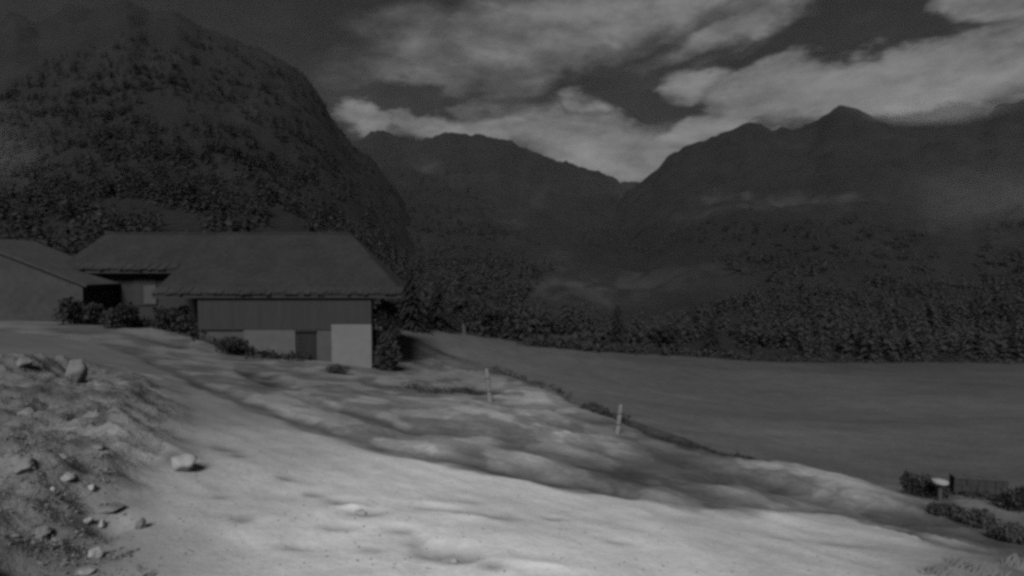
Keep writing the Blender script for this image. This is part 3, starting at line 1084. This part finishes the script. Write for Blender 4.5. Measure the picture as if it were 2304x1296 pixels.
# ---------------------------------------------------------------- shrubs
SH = [
    (868, 832, 66, 92, 'dark dense shrub at the right corner of the house, beside the pale wall', 'leaf'),
    (180, 728, 110, 66, 'dark shrub in front of the right end of the barn', 'leaf'),
    (265, 735, 90, 60, 'shrub below the left wing of the house, next to the barn', 'leaf'),
    (385, 745, 100, 60, 'dark shrub under the middle of the left wing roof', 'leaf'),
    (470, 765, 90, 60, 'shrub at the left corner of the front wall', 'leaf'),
    (520, 795, 100, 42, 'low dark shrub on the slope left of the pale wall', 'leaf'),
    (760, 838, 60, 26, 'small ragged bush on the verge below the right pale wall', 'leafmid'),
    (60, 712, 130, 36, 'low dark shrub at the foot of the barn by the picture edge', 'leaf'),
    (1330, 925, 60, 26, 'dark low bush on the bank edge left of the right post', 'leafmid'),
    (1360, 930, 50, 24, 'dark low bush touching the right post', 'leafmid'),
    (2082, 1116, 110, 60, 'dark round bush left of the marker post', 'leaf'),
    (2285, 1155, 110, 60, 'dark bush at the right edge behind the end of the track', 'leaf'),
    (2200, 1190, 110, 40, 'low dark bush between the track end and the marker post', 'leafmid'),
    (2130, 1165, 80, 30, 'low tangled bush directly below the marker post', 'leafmid'),
    (2280, 1225, 100, 40, 'lowest dark bush at the right edge above the grass tufts', 'leafmid'),
]
for i, (px, py, w_, h_, lb, lf) in enumerate(SH):
    shrub(px, py, w_, h_, lb, 300 + i, lf)
for i, px in enumerate(np.arange(1180, 1480, 38)):
    pass

# ---------------------------------------------------------------- low dark wall behind the marker post
p0, p1 = on_ground(2140, 1112), on_ground(2262, 1118)
lw = link(bpy.data.objects.new('stone_wall', None))
lw.location = p0
tag(lw, 'low dark dry stone wall with a paler coping right of the marker post', 'wall')
dv = p1 - p0
ln_ = math.hypot(dv.x, dv.y)
ang = math.atan2(dv.y, dv.x)
lw.rotation_euler = (0, 0, ang)
rng = random.Random(5)
sz = dv.z / ln_
hgt = 44 / F * p0.y
for row in range(3):
    x = 0
    while x < ln_:
        wd = .2 + .2 * rng.random()
        x1 = min(x + wd, ln_)
        z0 = -.1 + row * hgt / 3 + x * sz
        jit = .03 * rng.random()
        box('stone', x + .008, x1 - .008, -.16 - jit, .16 + jit, z0, z0 + hgt / 3 - .012 + (.1 * 0), 'rockdark', lw)
        x = x1
x = 0
while x < ln_:
    x1 = min(x + .5, ln_)
    z0 = -.1 + hgt + x * sz
    box('coping_stone', x + .006, x1 - .006, -.21, .21, z0, z0 + .05, 'plastergrey', lw)
    x = x1


# ---------------------------------------------------------------- posts
def post(px, py, h_px, w_px, lean_px, label, name='fence_post', seed=0):
    p = on_ground(px, py)
    sc_ = p.y / F
    h = h_px * sc_
    lx = lean_px * sc_
    r = w_px * sc_ / 2
    rng = random.Random(seed)
    e = link(bpy.data.objects.new(name, None))
    e.location = p
    tag(e, label, 'post', 'weathered wooden posts on the terrace')
    n = 7
    pts, rad = [], []
    for i in range(n):
        t = i / (n - 1)
        pts.append((lx * t + rng.uniform(-.01, .01), rng.uniform(-.01, .01), -.25 + (h + .25) * t))
        rad.append(r * (1.05 - .25 * t) * rng.uniform(.92, 1.08))
    v, f = tube(pts, rad, 8)
    mesh('shaft', v, f, MT['woodpale'], e)
    v, f = tube([(lx * 1.0, 0, h - .002), (lx * 1.01, 0, h + r * .5)], [r * .74, r * .3], 8)
    mesh('cut_top', v, f, MT['woodpale'], e)
    for z_ in (.35, .75):
        v, f = tube([(lx * z_ - r * 1.1, -r * 1.0, h * z_), (lx * z_ + r * 1.1, -r * 1.0, h * z_ + .01)], [.012, .012], 5)
        mesh('wire_staple', v, f, MT['rockdark'], e)


post(1104, 905, 74, 12, -9, 'thin pale wooden post leaning left, on the terrace nearer the house', seed=1)
post(1387, 974, 64, 12, 9, 'pale wooden post leaning right, at the edge of the meadow', seed=2)

mp_ = on_ground(2114, 1128)
mk = link(bpy.data.objects.new('marker_post', None))
mk.location = mp_
tag(mk, 'short thin marker post with a bright flat cap among dark bushes', 'marker post')
s2 = mp_.y / F
v, f = tube([(0, 0, -.2), (0, 0, 42 * s2)], [5 * s2, 4 * s2], 8)
mesh('pole', v, f, MT['plastergrey'], mk)
v, f = tube([(0, 0, 40 * s2), (0, 0, 42.5 * s2), (0, 0, 47 * s2), (0, 0, 49.5 * s2)], [11 * s2, 16 * s2, 16 * s2, 7 * s2], 14)
mesh('cap', v, f, MT['metal'], mk)


# ---------------------------------------------------------------- rocks
def rock_vf(rng, a, b, c, sub=3, rough=.25):
    bm = bmesh.new()
    bmesh.ops.create_icosphere(bm, subdivisions=sub, radius=1)
    cuts = [(Vector((rng.gauss(0, 1), rng.gauss(0, 1), rng.gauss(0, 1))).normalized(), rng.uniform(.5, .85)) for _ in range(13)]
    ph = [rng.random() * 6 for _ in range(6)]
    for v in bm.verts:
        p = v.co.copy()
        for n_, k in cuts:
            t = p.dot(n_)
            if t > k:
                p -= n_ * (t - k) * .85
        s = 1 + rough * .45 * (math.sin(p.x * 5 + ph[0]) * math.sin(p.y * 4.3 + ph[1]) + .5 * math.sin(p.z * 9 + ph[2]) * math.sin(p.x * 8 + ph[3]))
        v.co = Vector((p.x * a * s, p.y * b * s, p.z * c * s))
    vs = [v.co.copy() for v in bm.verts]
    fs = [tuple(v.index for v in f.verts) for f in bm.faces]
    bm.free()
    return vs, fs


def rock(px, py, w_px, h_px, label, seed, mt='rock', sink=.3, name='rock', tilt=0.0, group='rocks lying on the bank and the track'):
    p = on_ground(px, py)
    s = math.hypot(p.x, p.y, CAMZ - p.z) / math.hypot(1, (px - 1152) / F) / F
    s = p.y / F
    a, c = w_px * s / 2 / .88, h_px * s / 2 / .88
    v, f = rock_vf(random.Random(seed), a, a * .85, c)
    o = mesh(name, v, f, MT[mt], smooth=(name == 'boulder'))
    o.location = (p.x, p.y, p.z + c * (1 - sink * 2) * .9)
    o.rotation_euler = (0, tilt, 0)
    tag(o, label, 'rock', group)
    return o


RK = [
    (415, 1066, 52, 50, 'smooth pale boulder alone on the left side of the track', 'rockpale', .12, 'boulder', 0),
    (170, 880, 44, 64, 'tall rounded stone standing upright at the top of the bank', 'rock', .12, 'boulder', .15),
    (208, 1142, 20, 18, 'brightest small white stone halfway down the rocky bank', 'rockpale', .1, 'rock', .5),
    (155, 1138, 34, 18, 'flat pale stone left of the brightest white stone', 'rockpale', .2, 'rock', .2),
    (121, 1164, 16, 14, 'small pale stone by itself in the lower middle of the bank', 'rockpale', .1, 'rock', 0),
    (198, 1185, 26, 14, 'pale wedge stone below the brightest white stone', 'rockpale', .2, 'rock', -.2),
    (230, 1180, 16, 22, 'upright pale chip at the right edge of the bank', 'rockpale', .1, 'rock', .3),
    (214, 1258, 34, 24, 'pale broken stone low on the bank above the picture bottom', 'rockpale', .2, 'rock', .4),
    (190, 1292, 46, 16, 'pale flat stone cut by the bottom of the picture', 'rockpale', .2, 'rock', 0),
    (222, 1056, 30, 14, 'pale low stone beside a dark hollow at the bank top', 'rock', .3, 'rock', 0),
    (316, 1195, 20, 34, 'grey upright stone where the bank meets the track', 'rock', .2, 'rock', .1),
    (150, 1100, 40, 36, 'grey angular stone in the middle of the bank', 'rock', .3, 'rock', .3),
    (60, 1140, 56, 34, 'broad grey stone at the left side of the bank', 'rock', .35, 'rock', -.1),
    (125, 945, 34, 26, 'grey stone on the bank below the upright stone', 'rock', .3, 'rock', .3),
    (205, 980, 50, 36, 'rounded grey stone at the right foot of the upper bank', 'rock', .35, 'rock', 0),
    (60, 965, 40, 28, 'half buried grey stone left of the upper bank', 'rock', .4, 'rock', 0),
    (250, 1160, 60, 16, 'long low grey stone stretching onto the track', 'rock', .35, 'rock', 0),
    (95, 1230, 40, 28, 'rough grey stone in the lower left of the bank', 'rock', .35, 'rock', .2),
    (55, 860, 44, 24, 'grey stone at the far left of the bank crest', 'rock', .4, 'rock', 0),
    (1022, 1258, 16, 10, 'small white stone beside the dark hollow in the track', 'rockpale', .2, 'rock', 0),
    (812, 1146, 26, 12, 'pale chip of stone among the dark clods of the track', 'rockpale', .25, 'rock', 0),
]
for i, (px, py, w_, h_, lb, mt, sk, nm, tl) in enumerate(RK):
    rock(px, py, w_, h_, lb, 40 + i, mt, sk + .08, nm, tl)


# gravel and clods: stuff
def pebbles(name, n, seed, region, smin, smax, mt, label):
    rng = random.Random(seed)
    parts_v, parts_f, off = [], [], 0
    pts = []
    while len(pts) < n:
        px, py = region(rng)
        pts.append((px, py))
    xy = world_xy(pts)
    xy = xy + np.random.RandomState(seed).randn(*xy.shape) * .03
    zz = ground_all(xy[:, 0], xy[:, 1])[0]
    bases = [rock_vf(random.Random(900 + k), 1, .8, .6, 1, .4) for k in range(6)]
    bases = [(np.array([tuple(q) for q in v]), np.array(f)) for v, f in bases]
    for (x, y), z in zip(xy, zz):
        v, f = bases[rng.randrange(6)]
        s = smin + (smax - smin) * rng.random() ** 3
        th = rng.random() * 6.28
        c, q = math.cos(th), math.sin(th)
        parts_v.append(np.stack([(v[:, 0] * c - v[:, 1] * q) * s + x, (v[:, 0] * q + v[:, 1] * c) * s + y, v[:, 2] * s + z + s * .1], -1))
        parts_f.append(f + off)
        off += len(v)
    co, fc = np.concatenate(parts_v), np.concatenate(parts_f)
    o = mesh(name, co.tolist(), [tuple(q) for q in fc.tolist()], MT[mt])
    tag(o, label, 'gravel', kind='stuff')


def reg_bank(r):
    t = r.random()
    return (r.random() * (200 + 120 * t), 830 + 480 * t)


def reg_track(r):
    while True:
        px, py = r.random() * 2250, 900 + 396 * r.random() ** .7
        if px > 200 and py > 880 + (px - 250) * .2:
            return px, py


def reg_terr(r):
    t = r.random()
    px = 850 + 1300 * t
    return px, 840 + 250 * t + r.uniform(0, 110)


pebbles('gravel', 700, 3, reg_bank, .01, .05, 'rock', 'loose grey stones scattered over the rocky bank')
pebbles('gravel', 900, 4, reg_track, .006, .028, 'rock', 'small gravel scattered over the pale track')


def weeds(line, n, seed, hmin, hmax, spread_px, mt, label, dens=9, dmax=75.0, sy=.3):
    """low ragged growth along a line on the ground"""
    rng = random.Random(seed)
    ln = np.array(line, float)
    pts = []
    for k in range(n):
        t = rng.random() * (len(ln) - 1)
        i_ = int(t)
        q = ln[i_] * (1 - (t - i_)) + ln[min(i_ + 1, len(ln) - 1)] * (t - i_)
        pts.append((q[0] + rng.gauss(0, spread_px), q[1] + rng.gauss(0, spread_px * sy)))
    xy = world_xy(pts, d1=dmax)
    zz = ground_all(xy[:, 0], xy[:, 1])[0]
    parts = []
    for (x, y), z in zip(xy, zz):
        h = hmin + (hmax - hmin) * rng.random() ** 2
        parts.append(leaf_quads(rng, dens, (x, y, z + h * .4), (h * .7, h * .7, h * .5), h * .22, hollow=.1))
    v, f = joinvf(parts)
    o = mesh('weeds', v, f, MT[mt])
    tag(o, label, 'weeds', kind='stuff')


weeds([(400, 742), (470, 768), (540, 796), (620, 806), (710, 808)], 420, 1, .2, .7, 7, 'leaf', 'dark ragged growth added for the shade of the bank along the cut below the house')  # dark strip added where the bank lies in shade
weeds([(20, 700), (150, 712), (300, 728), (420, 745)], 500, 2, .2, .8, 8, 'leaf', 'dark ragged growth at the foot of the barn and left wing')
weeds([(1110, 828), (1180, 853), (1290, 898)], 150, 3, .1, .4, 5, 'leaf', 'dark growth on the lip of the terrace near the left post')
weeds([(1310, 915), (1345, 925), (1385, 938), (1400, 944)], 130, 4, .15, .5, 7, 'leaf', 'dark growth on the terrace lip beside the right post')
weeds([(1400, 944), (1500, 984), (1620, 1012), (1700, 1035)], 170, 5, .06, .22, 4, 'leaf', 'dark growth along the terrace lip right of the right post')
weeds([(2060, 1105), (2100, 1110), (2200, 1115), (2300, 1150)], 200, 6, .1, .4, 12, 'leaf', 'dark growth around the marker post and stone wall')
weeds([(1180, 775), (1290, 785), (1440, 797), (1700, 812), (2290, 818)], 500, 7, .5, 2.2, 8, 'leaf', 'dark bushes along the far rim of the meadow', dmax=101, sy=.08)
weeds([(900, 862), (990, 872), (1085, 877)], 200, 8, .1, .3, 12, 'leaf', 'dark growth in the hollow left of the left post')
weeds([(770, 800), (800, 812), (835, 822)], 60, 9, .1, .35, 6, 'leaf', 'dark growth added for the shade at the foot of the right pale wall')  # clumps added to darken the shaded ground under the wall


weeds([(30, 860), (120, 960), (60, 1100), (180, 1150), (80, 1240), (230, 1280)], 420, 10, .03, .16, 55, 'drymix', 'short dry growth between the stones of the bank', sy=.7)


def tuft(px, py, n, ln_, lean, label, seed):
    p = on_ground(px, py)
    rng = random.Random(seed)
    e = link(bpy.data.objects.new('grass_tuft', None))
    e.location = p
    tag(e, label, 'grass tuft')
    V, Fc = [], []
    for k in range(n):
        b = Vector((rng.gauss(0, .09), rng.gauss(0, .09), -.02))
        a = lean + rng.gauss(0, .45)
        l = ln_ * (.5 + .6 * rng.random())
        dx, dy = math.cos(a) * l * .62, math.sin(a) * l * .3 + rng.gauss(0, .08)
        wd = .012 + .014 * rng.random()
        k0 = len(V)
        for i in range(5):
            t = i / 4
            c = b + Vector((dx * t, dy * t, l * (.9 * t - .42 * t * t)))
            ww = wd * (1 - t) ** .7 + .001
            V += [c + Vector((-ww * .5, ww, 0)), c + Vector((ww * .5, -ww, 0))]
        for i in range(4):
            q = k0 + i * 2
            Fc.append((q, q + 1, q + 3, q + 2))
    mesh('blades', V, Fc, MT['grassm'], e)


tuft(2110, 1294, 60, 0.3, .1, 'pale dry grass tuft at the bottom edge, leftmost of the corner tufts', 1)
tuft(2170, 1280, 70, 0.33, .2, 'largest pale dry grass tuft, second from the left of the corner tufts', 2)
tuft(2210, 1296, 40, 0.36, .3, 'pale dry grass tuft reaching up towards the right edge', 3)
tuft(2285, 1285, 60, 0.33, .2, 'pale dry grass tuft in the bottom right corner of the picture', 4)

# ---------------------------------------------------------------- air
def volmat(name, dens, soft):
    m = bpy.data.materials.new(name)
    m.use_nodes = True
    t = m.node_tree
    for n in list(t.nodes):
        t.nodes.remove(n)
    o = t.nodes.new('ShaderNodeOutputMaterial')
    v = t.nodes.new('ShaderNodeVolumePrincipled')
    v.inputs['Color'].default_value = (.9, .9, .9, 1)
    v.inputs['Density'].default_value = dens
    t.links.new(v.outputs[0], o.inputs['Volume'])
    if soft:
        tc_ = t.nodes.new('ShaderNodeTexCoord')
        ln_n = t.nodes.new('ShaderNodeVectorMath')
        ln_n.operation = 'LENGTH'
        t.links.new(tc_.outputs['Object'], ln_n.inputs[0])
        nz = t.nodes.new('ShaderNodeTexNoise')
        nz.inputs['Scale'].default_value = 1.7
        nz.inputs['Detail'].default_value = 3
        t.links.new(tc_.outputs['Object'], nz.inputs['Vector'])
        ad = t.nodes.new('ShaderNodeMath')
        ad.operation = 'MULTIPLY_ADD'
        ad.inputs[1].default_value = .9
        t.links.new(nz.outputs['Fac'], ad.inputs[0])
        t.links.new(ln_n.outputs['Value'], ad.inputs[2])
        mr = t.nodes.new('ShaderNodeMapRange')
        mr.interpolation_type = 'SMOOTHSTEP'
        mr.inputs['From Min'].default_value = 1.3
        mr.inputs['From Max'].default_value = .55
        mr.inputs['To Min'].default_value = 0
        mr.inputs['To Max'].default_value = dens
        t.links.new(ad.outputs[0], mr.inputs['Value'])
        t.links.new(mr.outputs[0], v.inputs['Density'])
    return m


def puff(px, py, d, rx, ry, depth, dens, label):
    bm = bmesh.new()
    bmesh.ops.create_icosphere(bm, subdivisions=3, radius=1)
    me = bpy.data.meshes.new('mist')
    bm.to_mesh(me)
    bm.free()
    me.materials.append(volmat('mist_air', dens, True))
    o = link(bpy.data.objects.new('mist', me))
    o.location = P(px, py, d)
    o.scale = (rx * d / F, depth, ry * d / F)
    tag(o, label, 'mist', kind='stuff')
    return o


puff(2230, 470, 420, 300, 180, 70, .0011, 'pale mist hanging on the flank of the right mountain')
puff(-30, 350, 190, 150, 175, 30, .0042, 'pale mist at the left side of the left mountain')
puff(2090, 250, 1000, 230, 50, 130, .0035, 'low cloud lapping over the crest of the right mountain')
bm = bmesh.new()
bmesh.ops.create_cube(bm, size=1)
me = bpy.data.meshes.new('haze')
bm.to_mesh(me)
bm.free()
me.materials.append(volmat('haze_air', 1.5e-5, False))
hz = link(bpy.data.objects.new('haze', me))
allz = [(o.matrix_world @ Vector(c)) for o in S.objects if o.type == 'MESH' for c in o.bound_box] if False else []
zt_, zb_ = 700.0, -400.0
for srf in (LM, MR, RM):
    zt_ = max(zt_, float(srf[2].max()) + 20)
    zb_ = min(zb_, float(srf[2].min()) - 5)
hz.scale = (8400, 8400, zt_ - zb_)
hz.location = (0, 0, (zt_ + zb_) / 2)
tag(hz, 'thin night haze filling the valley', 'haze', kind='stuff')
print('haze', zt_, zb_, float(Z.min()))
